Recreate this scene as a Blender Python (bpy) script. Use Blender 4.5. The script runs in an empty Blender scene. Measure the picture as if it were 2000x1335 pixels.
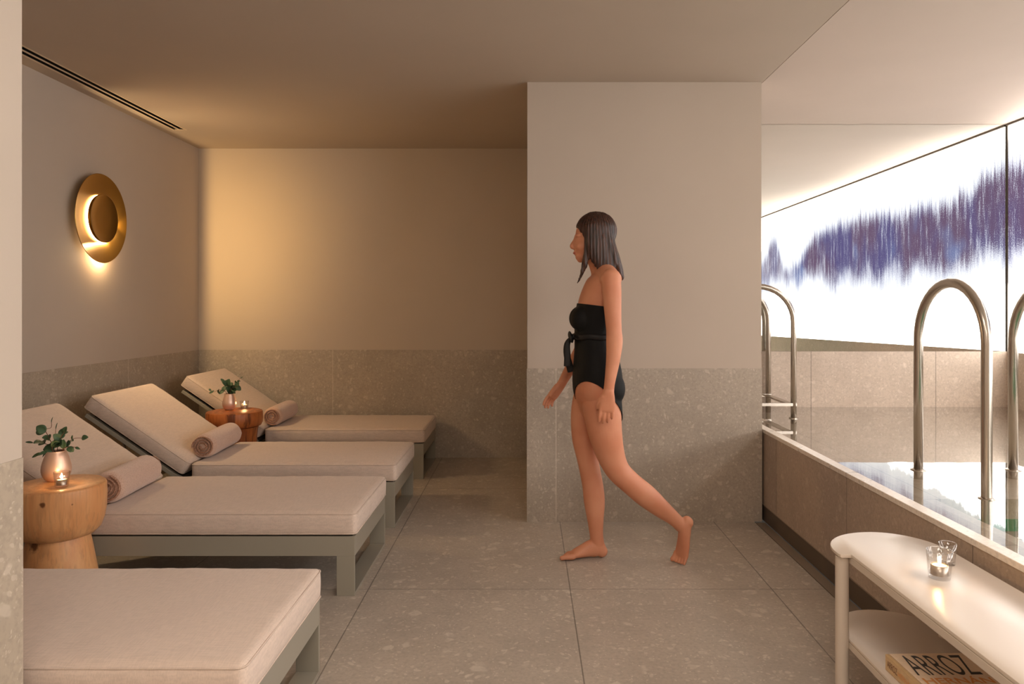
import bpy, bmesh, math, random
from mathutils import Vector, Matrix, noise
random.seed(7)
PI = math.pi
scene = bpy.context.scene
C = scene.collection

# ------------------------------------------------------------------ camera
F = 1430.0                      # focal length in pixels of the 2000 px wide frame
VX, VY, EYE = 1030.0, 597.0, 1.2
cam_d = bpy.data.cameras.new('camera')
cam = bpy.data.objects.new('camera', cam_d); C.objects.link(cam)
cam.location = (0, 0, EYE); cam.rotation_euler = (PI/2, 0, 0)
cam_d.sensor_width = 36; cam_d.lens = F/2000*36
cam_d.shift_x = -(VX-1000)/2000; cam_d.shift_y = (VY-667.5)/2000
cam_d.clip_start = .05
scene.camera = cam

def P(px, py, Y):               # point of the photo at distance Y
    s = F/Y
    return Vector(((px-VX)/s, Y, EYE-(py-VY)/s))

# ------------------------------------------------------------------ world, exposure, lights
w = bpy.data.worlds.new('world'); scene.world = w; w.use_nodes = True
w.node_tree.nodes['Background'].inputs[0].default_value = (.9, .8, .68, 1)
w.node_tree.nodes['Background'].inputs[1].default_value = .03
scene.view_settings.view_transform = 'Standard'
scene.view_settings.look = 'None'
scene.view_settings.gamma = 1
scene.view_settings.use_curve_mapping = False
scene.view_settings.exposure = 0.76
scene.cycles.max_bounces = 8
scene.cycles.diffuse_bounces = 5
scene.cycles.glossy_bounces = 5
scene.cycles.transparent_max_bounces = 12
scene.cycles.sample_clamp_indirect = 4
scene.cycles.caustics_reflective = True

def light(name, kind, loc, energy, color, rot=(0, 0, 0), **kw):
    d = bpy.data.lights.new(name, kind); d.energy = energy; d.color = color
    for k, v in kw.items(): setattr(d, k, v)
    o = bpy.data.objects.new(name, d); C.objects.link(o)
    o.location = loc; o.rotation_euler = rot
    return o
H = 2.445                       # ceiling height
# unseen fill areas added under the ceiling, behind and just ahead of the camera
light('ceiling_fill', 'AREA', (.1, -.9, H-.02), 24, (1, .88, .77), shape='RECTANGLE', size=1.3, size_y=.8)
light('ceiling_fill', 'AREA', (.3, 1.0, H-.02), 9, (1, .88, .77), shape='RECTANGLE', size=.9, size_y=.5)
# warm helper spot added over the loungers, no fixture, switched off
light('lounge_helper_spot', 'SPOT', (-2.12, 5.10, H-.02), 0, (1, .62, .25), (math.radians(38), 0, 0), spot_size=math.radians(85), spot_blend=.8, shadow_soft_size=.05)

# ------------------------------------------------------------------ materials
def lin(c):
    return tuple(((v/255)/12.92 if v/255 <= .04045 else ((v/255+.055)/1.055)**2.4) for v in c)+(1,)
class NT:
    def __init__(s, name):
        s.m = bpy.data.materials.new(name); s.m.use_nodes = True
        s.t = s.m.node_tree; s.b = s.t.nodes['Principled BSDF']; s.out = s.t.nodes['Material Output']
    def n(s, typ, **kw):
        x = s.t.nodes.new(typ)
        for k, v in kw.items():
            if k in ('operation', 'blend_type', 'data_type', 'feature', 'distance', 'wave_type', 'bands_direction', 'interpolation_type', 'noise_dimensions', 'rings_direction', 'wave_profile', 'clamp'): setattr(x, k, v)
            else: s.put(x.inputs[k.replace('_', ' ')] if k.replace('_', ' ') in x.inputs else x.inputs[int(k[1:])], v)
        return x
    def put(s, sock, v):
        if isinstance(v, bpy.types.NodeSocket): s.t.links.new(v, sock)
        else: sock.default_value = v
    def math(s, op, a, b=0.0, c=0.0, clamp=False):
        x = s.t.nodes.new('ShaderNodeMath'); x.operation = op; x.use_clamp = clamp
        s.put(x.inputs[0], a); s.put(x.inputs[1], b); s.put(x.inputs[2], c)
        return x.outputs[0]
    def mix(s, f, a, b, bt='MIX'):
        x = s.t.nodes.new('ShaderNodeMix'); x.data_type = 'RGBA'; x.blend_type = bt
        s.put(x.inputs[0], f); s.put(x.inputs[6], a); s.put(x.inputs[7], b)
        return x.outputs[2]
    def coord(s, scale=(1, 1, 1), which='Object'):
        tc = s.t.nodes.new('ShaderNodeTexCoord'); mp = s.t.nodes.new('ShaderNodeMapping')
        s.t.links.new(tc.outputs[which], mp.inputs[0]); mp.inputs['Scale'].default_value = scale
        return mp.outputs[0]
    def xyz(s, v):
        x = s.t.nodes.new('ShaderNodeSeparateXYZ'); s.put(x.inputs[0], v); return x.outputs
    def noise(s, v, scale, detail=3, rough=.5, dist=0):
        x = s.t.nodes.new('ShaderNodeTexNoise'); s.put(x.inputs['Vector'], v)
        x.inputs['Scale'].default_value = scale; x.inputs['Detail'].default_value = detail
        x.inputs['Roughness'].default_value = rough; x.inputs['Distortion'].default_value = dist
        return x.outputs[0]
    def ramp(s, f, a, b, lo=0., hi=1.):
        x = s.t.nodes.new('ShaderNodeMapRange'); x.interpolation_type = 'SMOOTHSTEP'
        s.put(x.inputs[0], f); s.put(x.inputs[1], a); s.put(x.inputs[2], b); s.put(x.inputs[3], lo); s.put(x.inputs[4], hi)
        return x.outputs[0]
    def bump(s, h, strength=.3, dist=.002):
        x = s.t.nodes.new('ShaderNodeBump'); s.put(x.inputs['Height'], h)
        x.inputs['Strength'].default_value = strength; x.inputs['Distance'].default_value = dist
        s.t.links.new(x.outputs[0], s.b.inputs['Normal'])
    def base(s, col, rough=.5, metal=0., spec=.5):
        s.put(s.b.inputs['Base Color'], col); s.put(s.b.inputs['Roughness'], rough); s.b.inputs['Metallic'].default_value = metal
        s.b.inputs['Specular IOR Level'].default_value = spec
        return s

def m_plain(name, col, rough=.5, metal=0., spec=.5):
    return NT(name).base(lin(col), rough, metal, spec).m

def m_plaster(name, col):
    t = NT(name); v = t.coord()
    n1 = t.noise(v, 2.2, 3); n2 = t.noise(v, 160, 2)
    c = t.mix(t.ramp(n1, .3, .7, 0, .10), lin(col), lin(tuple(k*.86 for k in col)))
    t.base(c, .75, 0, .25); t.bump(n2, .12, .001); return t.m

def m_stone(name, col, light_col, rough, joints=(), chips=13, spec=.5, bright=1.0):
    """greige pudding-stone tile; joints = (axis, offset, pitch)"""
    t = NT(name); v = t.coord()
    nv = t.t.nodes.new('ShaderNodeTexNoise'); t.put(nv.inputs['Vector'], v); nv.inputs['Scale'].default_value = 9; nv.inputs['Detail'].default_value = 3
    va = t.t.nodes.new('ShaderNodeVectorMath'); va.operation = 'MULTIPLY_ADD'
    t.put(va.inputs[0], nv.outputs['Color']); va.inputs[1].default_value = (.10, .10, .10); t.put(va.inputs[2], v)
    base = t.mix(t.ramp(t.noise(v, 3.0, 5, .6), .35, .7, 0, .55), lin(col), lin(tuple(k*.88 for k in col)))
    base = t.mix(t.ramp(t.noise(v, 70, 3, .6), .42, .68, 0, .5), base, lin(tuple(k*.85 for k in col)))
    for sc, th, amt in ((chips*1.4, .85, .40), (chips*3.0, .79, .40), (chips*7, .80, .45)):
        vo = t.t.nodes.new('ShaderNodeTexVoronoi'); vo.feature = 'F1'; t.put(vo.inputs['Vector'], va.outputs[0]); vo.inputs['Scale'].default_value = sc
        sx = t.t.nodes.new('ShaderNodeSeparateColor'); t.put(sx.inputs[0], vo.outputs['Color'])
        sel = t.ramp(sx.outputs[0], th, th+.03)
        near = t.ramp(vo.outputs['Distance'], .46, .28)
        f = t.math('MULTIPLY', t.math('MULTIPLY', sel, near), t.math('MULTIPLY', t.ramp(t.noise(v, 25, 3), .3, .6, .35, 1), amt))
        base = t.mix(f, base, lin(light_col))
    g = None
    X = t.xyz(v)
    for ax, off, pitch in joints:
        d = t.math('DIVIDE', t.math('SUBTRACT', X[ax], off), pitch)
        d = t.math('SUBTRACT', d, t.math('FLOOR', t.math('ADD', d, .5)))
        d = t.math('MULTIPLY', t.math('ABSOLUTE', d), pitch)
        k = t.ramp(d, .0012, .0034, 1, 0)
        g = k if g is None else t.math('MAXIMUM', g, k)
    if g is not None: base = t.mix(t.math('MULTIPLY', g, .62), base, lin(tuple(k*.42 for k in col)) if rough < .6 else lin(light_col))
    t.base(base, t.ramp(t.noise(v, 12, 3), .3, .7, rough*.9, rough*1.12), 0, spec)
    if g is not None: t.bump(t.math('SUBTRACT', t.math('MULTIPLY', t.noise(v, 60, 3), .25), g), .25, .002)
    return t.m

def m_fabric(name, col, scale=900, stren=.25, rough=.9):
    t = NT(name); v = t.coord()
    a = t.noise(t.coord((1, .06, .3)), scale*.45, 2); b = t.noise(t.coord((.06, 1, .3)), scale*.45, 2)
    f = t.math('MULTIPLY', t.math('ADD', a, b), .5)
    c = t.mix(t.ramp(f, .4, .62, 0, .35), lin(col), lin(tuple(k*.82 for k in col)))
    c = t.mix(t.ramp(t.noise(v, 4, 2), .3, .8, 0, .12), c, lin(tuple(k*.85 for k in col)))
    t.base(c, rough, 0, .2); t.b.inputs['Sheen Weight'].default_value = .25; t.b.inputs['Sheen Roughness'].default_value = .5
    t.bump(f, stren, .0015); return t.m

def m_wood(name, c1, c2, knots=True, grain=9.):
    t = NT(name); v = t.coord((1, 1, .16))
    n = t.noise(v, grain, 4, .6, 1.5)
    wv = t.t.nodes.new('ShaderNodeTexWave'); wv.wave_type = 'RINGS'; wv.rings_direction = 'Z'
    t.put(wv.inputs['Vector'], t.coord((1, 1, .25))); wv.inputs['Scale'].default_value = 7; wv.inputs['Distortion'].default_value = 5; wv.inputs['Detail'].default_value = 3; wv.inputs['Detail Scale'].default_value = 1.3
    f = t.math('ADD', t.math('MULTIPLY', t.ramp(n, .35, .68), .6), t.math('MULTIPLY', wv.outputs[1], .4))
    c = t.mix(f, lin(c1), lin(c2))
    fine = t.noise(t.coord((1, 1, .03)), 120, 2)
    c = t.mix(t.ramp(fine, .5, .75, 0, .35), c, lin(tuple(k*.7 for k in c1)))
    st = t.noise(t.coord((1, 1, .10)), 34, 3, .6, .6)
    c = t.mix(t.ramp(st, .50, .66, 0, .25 if knots == 'near' else .8), c, lin(tuple(k*.62 for k in c2)))
    if knots == 'near':
        for kp, kr in (((.041, -.16, .465), .010), ((-.026, -.10, .296), .022), ((.12, -.11, .455), .004)):
            dn = t.t.nodes.new('ShaderNodeVectorMath'); dn.operation = 'DISTANCE'; t.put(dn.inputs[0], t.coord()); dn.inputs[1].default_value = kp
            k = t.ramp(t.math('ADD', dn.outputs['Value'], t.math('MULTIPLY', t.math('SUBTRACT', t.noise(t.coord(), 60, 3), .5), kr*1.4)), kr*.5, kr*1.3, .9, 0)
            c = t.mix(k, c, lin((84, 42, 16)))
    elif knots:
        vo = t.t.nodes.new('ShaderNodeTexVoronoi'); t.put(vo.inputs['Vector'], v); vo.inputs['Scale'].default_value = 5.2
        k = t.ramp(vo.outputs['Distance'], .035, .09, 1, 0)
        c = t.mix(k, c, lin((70, 35, 12)))
    t.base(c, .42, 0, .4); t.bump(n, .15, .001); return t.m

M = {}
M['plaster'] = m_plaster('greige_plaster', (190, 177, 163))
M['ceil'] = m_plaster('greige_ceiling_paint', (182, 168, 153))
M['ceil_pool'] = m_plaster('white_stretch_ceiling', (198, 183, 171))
M['floor'] = m_stone('floor_stone', (182, 171, 158), (226, 216, 202), .42, ((0, .181, .855), (1, 3.103, 1.71)), 13)
M['dado_x'] = m_stone('dado_stone_x', (175, 163, 148), (212, 200, 185), .62, ((0, -1.54, 3.0),), 17)
M['dado_col'] = m_stone('dado_stone_column', (175, 163, 148), (212, 200, 185), .62, ((0, .16, 3.0),), 17)
M['dado_y'] = m_stone('dado_stone_y', (176, 162, 144), (212, 200, 184), .62, ((1, 4.77, 3.0),), 17)
M['pool_stone'] = m_stone('pool_wall_stone', (196, 180, 164), (222, 208, 194), .55, ((0, 2.8, .855),), 17)
M['pool_face'] = m_stone('pool_parapet_stone', (178, 160, 143), (205, 190, 174), .38, ((1, 3.02, .855),), 15)
M['kerb'] = m_stone('kerb_stone', (240, 230, 218), (246, 238, 228), .3, ((1, 3.02, 9.),), 30)
M['shelf_stone'] = m_stone('shelf_stone', (200, 184, 166), (216, 203, 188), .4, ((0, 1.55, .855), (1, 3.6, .855)), 17)
M['tile_green'] = m_plain('pool_green_tile', (70, 150, 105), .3)
M['cushion'] = m_fabric('cushion_linen', (214, 194, 179))
M['piping'] = m_fabric('piping_linen', (206, 186, 170))
M['frame'] = m_plain('greige_powder_coat', (150, 144, 130), .28)
M['mesh_dark'] = m_plain('dark_sling', (70, 62, 54), .8)
M['white_metal'] = NT('cream_lacquer').base(lin((206, 192, 177)), .30).m
M['steel'] = NT('brushed_steel').base(lin((186, 178, 168)), .27, 1.0).m
M['dark_metal'] = m_plain('dark_bronze_skirting', (92, 80, 68), .5, 0, .4)
M['drain'] = m_plain('drain_cover', (150, 134, 118), .45, .2)
M['black'] = m_plain('black_gap', (10, 9, 8), .9)
M['vent_white'] = m_plain('vent_paint', (214, 196, 170), .5)
M['brass'] = NT('brushed_brass').base(lin((150, 116, 58)), .30, 1.0).m
M['copper'] = NT('rose_copper').base(lin((230, 196, 176)), .36, .55).m
M['wood_light'] = m_wood('light_cedar', (224, 172, 120), (208, 146, 94), 'near')
M['wood_red'] = m_wood('reddish_wood', (190, 112, 56), (128, 62, 30), True, 14)
M['leaf'] = NT('eucalyptus_leaf').base(lin((66, 92, 62)), .55).m
M['stem'] = m_plain('eucalyptus_stem', (112, 66, 50), .6)
M['wax'] = m_plain('wax', (250, 238, 220), .5)
M['tin'] = m_plain('tealight_tin', (190, 180, 170), .3, 1.0)
M['wick'] = m_plain('wick', (30, 24, 20), .9)
M['paper'] = m_plain('paper', (226, 204, 172), .8)
M['cover'] = m_fabric('book_cloth', (240, 212, 180), 1200, .1)
M['ink'] = m_plain('dark_ink', (58, 52, 46), .6)
M['ink_or'] = m_plain('orange_ink', (222, 150, 84), .6)
M['spine'] = m_fabric('book_spine_cloth', (204, 168, 118), 1200, .1)
M['spine_ink'] = m_plain('brown_ink', (112, 66, 36), .7)
M['swim'] = m_plain('black_swimsuit', (9, 9, 10), .7, 0, .25)
M['swim_tie'] = m_plain('black_tie', (24, 22, 22), .55, 0, .3)
M['eye'] = m_plain('eye', (60, 44, 34), .2)
M['lash'] = m_plain('brow', (60, 38, 26), .8)

def m_towel():
    t = NT('terry_towel'); v = t.coord()
    n = t.noise(v, 260, 3, .7)
    c = t.mix(t.ramp(n, .35, .65), lin((196, 160, 140)), lin((222, 190, 170)))
    t.base(c, .95, 0, .1); t.b.inputs['Sheen Weight'].default_value = .5; t.bump(n, .7, .004); return t.m
M['towel'] = m_towel()
def m_towel_edge():
    t = NT('terry_towel_end'); v = t.coord()
    n = t.noise(v, 200, 3, .7)
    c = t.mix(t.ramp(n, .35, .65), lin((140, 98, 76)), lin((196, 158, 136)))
    t.base(c, .95, 0, .1); t.bump(n, .8, .004); return t.m
M['towel_end'] = m_towel_edge()

def m_skin():
    t = NT('skin'); v = t.coord()
    n = t.noise(v, 6, 3)
    c = t.mix(t.ramp(n, .3, .7), lin((208, 146, 115)), lin((195, 128, 97)))
    t.base(c, .5, 0, .35)
    t.b.inputs['Subsurface Weight'].default_value = .12
    t.b.inputs['Subsurface Radius'].default_value = (.012, .005, .003); t.b.inputs['Subsurface Scale'].default_value = .6
    return t.m
M['skin'] = m_skin()
def m_hair():
    t = NT('brown_hair'); n = t.noise(t.coord((1, 1, .05)), 150, 3, .6)
    c = t.mix(t.ramp(n, .35, .7), lin((30, 17, 12)), lin((76, 42, 28)))
    t.base(c, .42, 0, .5); t.bump(n, .8, .004); return t.m
M['hair'] = m_hair()

def schlick(t, f0, boost=1.0, normal=None):
    nt = t.t; g = nt.nodes.new('ShaderNodeNewGeometry'); d = nt.nodes.new('ShaderNodeVectorMath'); d.operation = 'DOT_PRODUCT'
    nt.links.new(g.outputs['Incoming'], d.inputs[0]); nt.links.new(normal or g.outputs['Normal'], d.inputs[1])
    k = t.math('POWER', t.math('SUBTRACT', 1.0, t.math('ABSOLUTE', d.outputs['Value'])), 5.0)
    return t.math('MULTIPLY', t.math('MULTIPLY_ADD', k, 1-f0, f0), boost, clamp=True)
def m_glass(name, col=(1, 1, 1, 1), rough=0.02):
    """thin glass: clear, with a fresnel reflection"""
    t = NT(name); nt = t.t
    tr = nt.nodes.new('ShaderNodeBsdfTransparent'); tr.inputs[0].default_value = col
    gl = nt.nodes.new('ShaderNodeBsdfGlossy'); gl.inputs['Roughness'].default_value = rough
    mx = nt.nodes.new('ShaderNodeMixShader')
    nt.links.new(schlick(t, .09), mx.inputs[0]); nt.links.new(tr.outputs[0], mx.inputs[1]); nt.links.new(gl.outputs[0], mx.inputs[2])
    nt.links.new(mx.outputs[0], t.out.inputs[0]); return t.m
M['glass'] = m_glass('clear_glass', (.97, .965, .96, 1))
def m_water():
    t = NT('pool_water'); nt = t.t
    tr = nt.nodes.new('ShaderNodeBsdfTransparent'); tr.inputs[0].default_value = (.97, .975, .95, 1)
    gl = nt.nodes.new('ShaderNodeBsdfGlossy'); gl.inputs['Roughness'].default_value = .015
    bp = nt.nodes.new('ShaderNodeBump'); bp.inputs['Strength'].default_value = .05; bp.inputs['Distance'].default_value = .01
    nt.links.new(t.noise(t.coord(), 3, 2), bp.inputs['Height'])
    nt.links.new(bp.outputs[0], gl.inputs['Normal'])
    mx = nt.nodes.new('ShaderNodeMixShader')
    nt.links.new(schlick(t, .05, 1.7), mx.inputs[0]); nt.links.new(tr.outputs[0], mx.inputs[1]); nt.links.new(gl.outputs[0], mx.inputs[2])
    nt.links.new(mx.outputs[0], t.out.inputs[0]); return t.m
M['water'] = m_water()
def m_mirror():
    t = NT('mirror_glass'); t.base((.93, .95, .93, 1), .0, 1.0); return t.m
M['mirror'] = m_mirror()
def m_emit(name, col, s):
    t = NT(name); e = t.t.nodes.new('ShaderNodeEmission'); e.inputs[0].default_value = col; e.inputs[1].default_value = s
    t.t.links.new(e.outputs[0], t.out.inputs[0]); return t.m
M['flame'] = m_emit('flame', (1, .66, .30, 1), 60)
M['ring'] = m_emit('sconce_lamp', (1, .66, .32, 1), 20)

PANEL_STRENGTH = 5.0
def m_mural():
    """backlit photograph of misty trees by a white lake"""
    t = NT('backlit_mural'); v = t.coord(); X = t.xyz(v)
    Y, Z = X[1], X[2]
    # tree-top line over Y
    cr = t.t.nodes.new('ShaderNodeFloatCurve'); t.put(cr.inputs['Value'], t.math('DIVIDE', t.math('ADD', Y, 1.0), 6.2, clamp=True))
    c = cr.mapping.curves[0]
    pts = [(-1, 1.85), (-.2, 1.98), (.0, 2.08), (.24, 2.24), (.48, 2.08), (.75, 1.84), (1.05, 1.86), (1.35, 2.0), (1.7, 2.15), (2.2, 2.19), (3.02, 2.21), (3.6, 2.16), (4.08, 2.17), (4.45, 2.17), (4.63, 2.19), (4.75, 2.28), (5.05, 2.31), (5.2, 2.31)]
    while len(c.points) < len(pts): c.points.new(.5, .5)
    for p, (y, z) in zip(c.points, pts): p.location = ((y+1)/6.2, (z-1.5)); p.handle_type = 'AUTO'
    cr.mapping.update()
    top = t.math('ADD', cr.outputs[0], 1.5)
    streak = t.noise(t.coord((1, 3.2, .35)), 8, 6, .62)
    fine = t.noise(t.coord((1, 14, 1.1)), 8, 5, .7)
    top2 = t.math('ADD', top, t.math('MULTIPLY', t.math('SUBTRACT', t.noise(t.coord((1, 7, .05)), 6, 5, .7), .5), .42))
    below = t.ramp(t.math('SUBTRACT', top2, Z), -.02, .30)
    # the mist rises to hide the foot of the trees
    mist = t.ramp(t.math('ADD', Z, t.math('MULTIPLY', t.math('SUBTRACT', t.noise(t.coord((1, 1.2, .5)), 2.5, 4), .5), .5)), 1.27, 1.70)
    dens = t.math('MULTIPLY', t.math('MULTIPLY', below, mist), t.ramp(t.math('ADD', t.math('MULTIPLY', streak, .6), t.math('MULTIPLY', fine, .4)), .30, .56, .46, 1))
    gap = t.ramp(Y, .6, 1.7, .75, 1)
    dens = t.math('MULTIPLY', dens, gap)
    grain = t.noise(t.coord((1, 1, 1)), 130, 2, .8)
    dens = t.math('MULTIPLY', dens, t.ramp(grain, .25, .7, .62, 1.15))
    hue = t.mix(t.ramp(t.noise(t.coord((1, 1, .5)), 2.2, 3), .4, .62), lin((72, 62, 112)), lin((88, 62, 92)))
    hue = t.mix(t.ramp(t.noise(t.coord((1, 1.4, 1)), 1.6, 2), .55, .72, 0, .6), hue, lin((110, 130, 178)))
    hue = t.mix(t.ramp(dens, .1, .8), lin((150, 156, 205)), hue)
    lake = t.mix(t.ramp(t.noise(t.coord((1, .6, 9)), 6, 4), .5, .75, 0, .04), (1, .92, .85, 1), (.62, .58, .62, 1))
    white = t.mix(t.ramp(dens, 0, .05), lake, (1, 1, 1, 1))
    col = t.mix(t.ramp(dens, .03, .80, 0, .97), white, hue)
    e = t.t.nodes.new('ShaderNodeEmission'); t.put(e.inputs[0], col)
    t.put(e.inputs[1], t.ramp(dens, .0, .07, PANEL_STRENGTH, .80))
    t.t.links.new(e.outputs[0], t.out.inputs[0]); return t.m
M['mural'] = m_mural()

# ------------------------------------------------------------------ object helpers
def link(name, me, mat=None, parent=None, smooth=False):
    o = bpy.data.objects.new(name, me); C.objects.link(o)
    if mat is not None: me.materials.append(mat)
    if smooth:
        me.polygons.foreach_set('use_smooth', [True]*len(me.polygons)); me.update()
    if parent is not None: o.parent = parent
    return o
def obj(name, bm, mat, parent=None, smooth=False, angle=None):
    bmesh.ops.recalc_face_normals(bm, faces=bm.faces)
    me = bpy.data.meshes.new(name); bm.to_mesh(me); bm.free()
    o = link(name, me, mat, parent, smooth)
    if angle is not None:
        me.polygons.foreach_set('use_smooth', [True]*len(me.polygons))
        me.set_sharp_from_angle(angle=math.radians(angle))
    return o
def tag(o, label, cat, group=None, kind=None):
    o['label'] = label
    if cat: o['category'] = cat
    if group: o['group'] = group
    if kind: o['kind'] = kind
    return o
def empty(name, loc, label=None, cat=None, group=None, rz=0):
    o = bpy.data.objects.new(name, None); C.objects.link(o); o.location = loc; o.rotation_euler = (0, 0, rz); o.empty_display_size = .05
    if label: tag(o, label, cat, group)
    return o
def struct(name, bm, mat, label=None):
    o = obj(name, bm, mat); o['kind'] = 'structure'
    if label: o['label'] = label
    return o
def box(bm, x0, x1, y0, y1, z0, z1, bev=0, seg=2):
    r = bmesh.ops.create_cube(bm, size=1)
    vs = r['verts']
    for v in vs:
        v.co = Vector(((x0+x1)/2+v.co.x*(x1-x0), (y0+y1)/2+v.co.y*(y1-y0), (z0+z1)/2+v.co.z*(z1-z0)))
    if bev:
        es = list({e for v in vs for e in v.link_edges})
        bmesh.ops.bevel(bm, geom=es, offset=bev, segments=seg, affect='EDGES', profile=.5)
    return bm
def B(*a, **k): return box(bmesh.new(), *a, **k)
def ringloop(bm, rings, close=True, cap=True):
    """rings of Vectors -> skin"""
    vr = [[bm.verts.new(p) for p in r] for r in rings]
    n = len(vr[0])
    for a, b in zip(vr, vr[1:]):
        for i in range(n if close else n-1):
            j = (i+1) % n
            bm.faces.new((a[i], a[j], b[j], b[i]))
    if cap:
        bm.faces.new(vr[0][::-1]); bm.faces.new(vr[-1])
    return vr
def lathe(bm, prof, cx=0, cy=0, n=48, wob=None, cap=True):
    rings = []
    for r, z in prof:
        rings.append([Vector((cx+r*(1 if wob is None else wob(2*PI*i/n, z))*math.cos(2*PI*i/n), cy+r*(1 if wob is None else wob(2*PI*i/n, z))*math.sin(2*PI*i/n), z)) for i in range(n)])
    ringloop(bm, rings, True, cap); return bm
def catmull(pts, k):
    """pts: list of tuples of equal length -> resampled"""
    out = []
    n = len(pts)
    for i in range(n-1):
        p0, p1, p2, p3 = pts[max(i-1, 0)], pts[i], pts[i+1], pts[min(i+2, n-1)]
        for j in range(k):
            t = j/k
            out.append(tuple(.5*((2*b)+(c-a)*t+(2*a-5*b+4*c-d)*t*t+(3*b-a-3*c+d)*t**3) for a, b, c, d in zip(p0, p1, p2, p3)))
    out.append(tuple(pts[-1])); return out
def tube(bm, pts, r, n=12, closed=False, cap=True):
    pts = [Vector(p) for p in pts]; m = len(pts)
    rad = r if isinstance(r, (list, tuple)) else [r]*m
    rings = []; prev = None
    for i, p in enumerate(pts):
        if closed: t = (pts[(i+1) % m]-pts[i-1]).normalized()
        else: t = (pts[min(i+1, m-1)]-pts[max(i-1, 0)]).normalized()
        if prev is None:
            u = t.orthogonal().normalized()
        else:
            u = (prev-t*prev.dot(t)).normalized()
        prev = u; v = t.cross(u)
        rings.append([p+(u*math.cos(2*PI*a/n)+v*math.sin(2*PI*a/n))*rad[i] for a in range(n)])
    if closed: rings.append(rings[0])
    if closed:
        vr = [[bm.verts.new(q) for q in rr] for rr in rings[:-1]]
        for i in range(m):
            a, b = vr[i], vr[(i+1) % m]
            for k in range(n):
                l = (k+1) % n; bm.faces.new((a[k], a[l], b[l], b[k]))
    else: ringloop(bm, rings, True, cap)
    return bm

def limb(bm, pts, side=(0, 1, 0), n=36, k=6, power=2.0, roundcap=(True, True)):
    """pts: (Vector, r_side, r_front) -> closed lofted limb with rounded ends"""
    flat = catmull([tuple(p)+(a, b) for p, a, b in pts], k)
    side = Vector(side)
    cs = [Vector(f[:3]) for f in flat]
    rings = []
    def ring(c, t, a, b):
        s = (side-t*side.dot(t)).normalized(); f = t.cross(s)
        out = []
        for i in range(n):
            an = 2*PI*i/n; ca, sa = math.cos(an), math.sin(an)
            ca = math.copysign(abs(ca)**(2/power), ca); sa = math.copysign(abs(sa)**(2/power), sa)
            out.append(c+s*ca*a+f*sa*b)
        return out
    m = len(cs)
    ts = [(cs[min(i+1, m-1)]-cs[max(i-1, 0)]).normalized() for i in range(m)]
    if roundcap[0]:
        e = min(flat[0][3:5])
        for q in (.96, .8, .5, .2): rings.append(ring(cs[0]-ts[0]*e*q, ts[0], flat[0][3]*math.sqrt(1-q*q), flat[0][4]*math.sqrt(1-q*q)))
    for i in range(m): rings.append(ring(cs[i], ts[i], flat[i][3], flat[i][4]))
    if roundcap[1]:
        e = min(flat[-1][3:5])
        for q in (.2, .5, .8, .96): rings.append(ring(cs[-1]+ts[-1]*e*q, ts[-1], flat[-1][3]*math.sqrt(1-q*q), flat[-1][4]*math.sqrt(1-q*q)))
    ringloop(bm, rings)
def ball(bm, c, rx, ry, rz, rot=None, seg=24):
    r = bmesh.ops.create_uvsphere(bm, u_segments=seg, v_segments=seg//2, radius=1)
    mt = Matrix.Translation(Vector(c)) @ (rot if rot is not None else Matrix.Identity(4)) @ Matrix.Diagonal((rx, ry, rz, 1))
    for v in r['verts']: v.co = mt @ v.co
def remesh(bm, voxel, smooth=3, fac=.5):
    bmesh.ops.recalc_face_normals(bm, faces=bm.faces)
    me = bpy.data.meshes.new('tmp'); bm.to_mesh(me); bm.free()
    o = bpy.data.objects.new('tmp', me); C.objects.link(o)
    r = o.modifiers.new('r', 'REMESH'); r.mode = 'VOXEL'; r.voxel_size = voxel
    if smooth:
        s = o.modifiers.new('s', 'SMOOTH'); s.iterations = smooth; s.factor = fac
    dg = bpy.context.evaluated_depsgraph_get()
    out = bpy.data.meshes.new_from_object(o.evaluated_get(dg))
    bpy.data.objects.remove(o); bpy.data.meshes.remove(me)
    return out

def copy_tree(o, parent=None):
    c = o.copy(); C.objects.link(c)
    if parent is not None: c.parent = parent
    for ch in list(o.children): copy_tree(ch, c)
    return c

# ------------------------------------------------------------------ the room
XL, YB = -2.603, 5.797          # left and back wall of the lounge
CX, CY = 1.303, 4.076           # column right edge and front
DH = .853                       # height of the stone dado
PX, PY = 3.29, 5.02             # mural wall and mirror wall of the pool
KZ = .513                       # kerb height
YR = -1.9                       # wall behind the camera
NX, NY = -1.157, 1.676          # near wall left of the camera
struct('floor', B(XL-.1, 1.262, YR-.1, YB+.1, -.08, 0), M['floor'], 'grey beige stone tile floor with thin dark joints')
# left ceiling with the slot for the air diffuser
VX0, VX1, VY1 = -2.512, -2.410, 5.19
bm = bmesh.new()
box(bm, XL-.1, VX0, NY, YB+.1, H, H+.1); box(bm, VX1, CX+.007, YR-.1, YB+.1, H, H+.1)
box(bm, VX0, VX1, VY1, YB+.1, H, H+.1); box(bm, XL-.1, VX1, YR-.1, NY, H, H+.1)
struct('ceiling', bm, M['ceil'], 'greige painted ceiling over the lounge')
o = struct('ceiling', B(CX+.010, PX+.1, YR-.1, PY+.1, H, H+.1), M['ceil_pool'], 'white stretched ceiling over the pool')
struct('wall_left', B(XL-.1, XL, NY-.1, YB+.1, DH, H), M['plaster'], 'greige plaster wall carrying the brass lamp')
struct('trim_1', B(XL-.1, XL+.003, NY-.1, YB+.1, 0, DH), M['dado_y'], 'grey stone tile dado below the brass lamp wall')
struct('wall_back', B(XL, -.001, YB, YB+.1, DH, H), M['plaster'], 'greige plaster wall behind the loungers, glowing yellow')
struct('trim_2', B(XL+.003, -.001, YB-.003, YB+.1, 0, DH), M['dado_x'], 'grey stone tile dado behind the far lounger')
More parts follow.
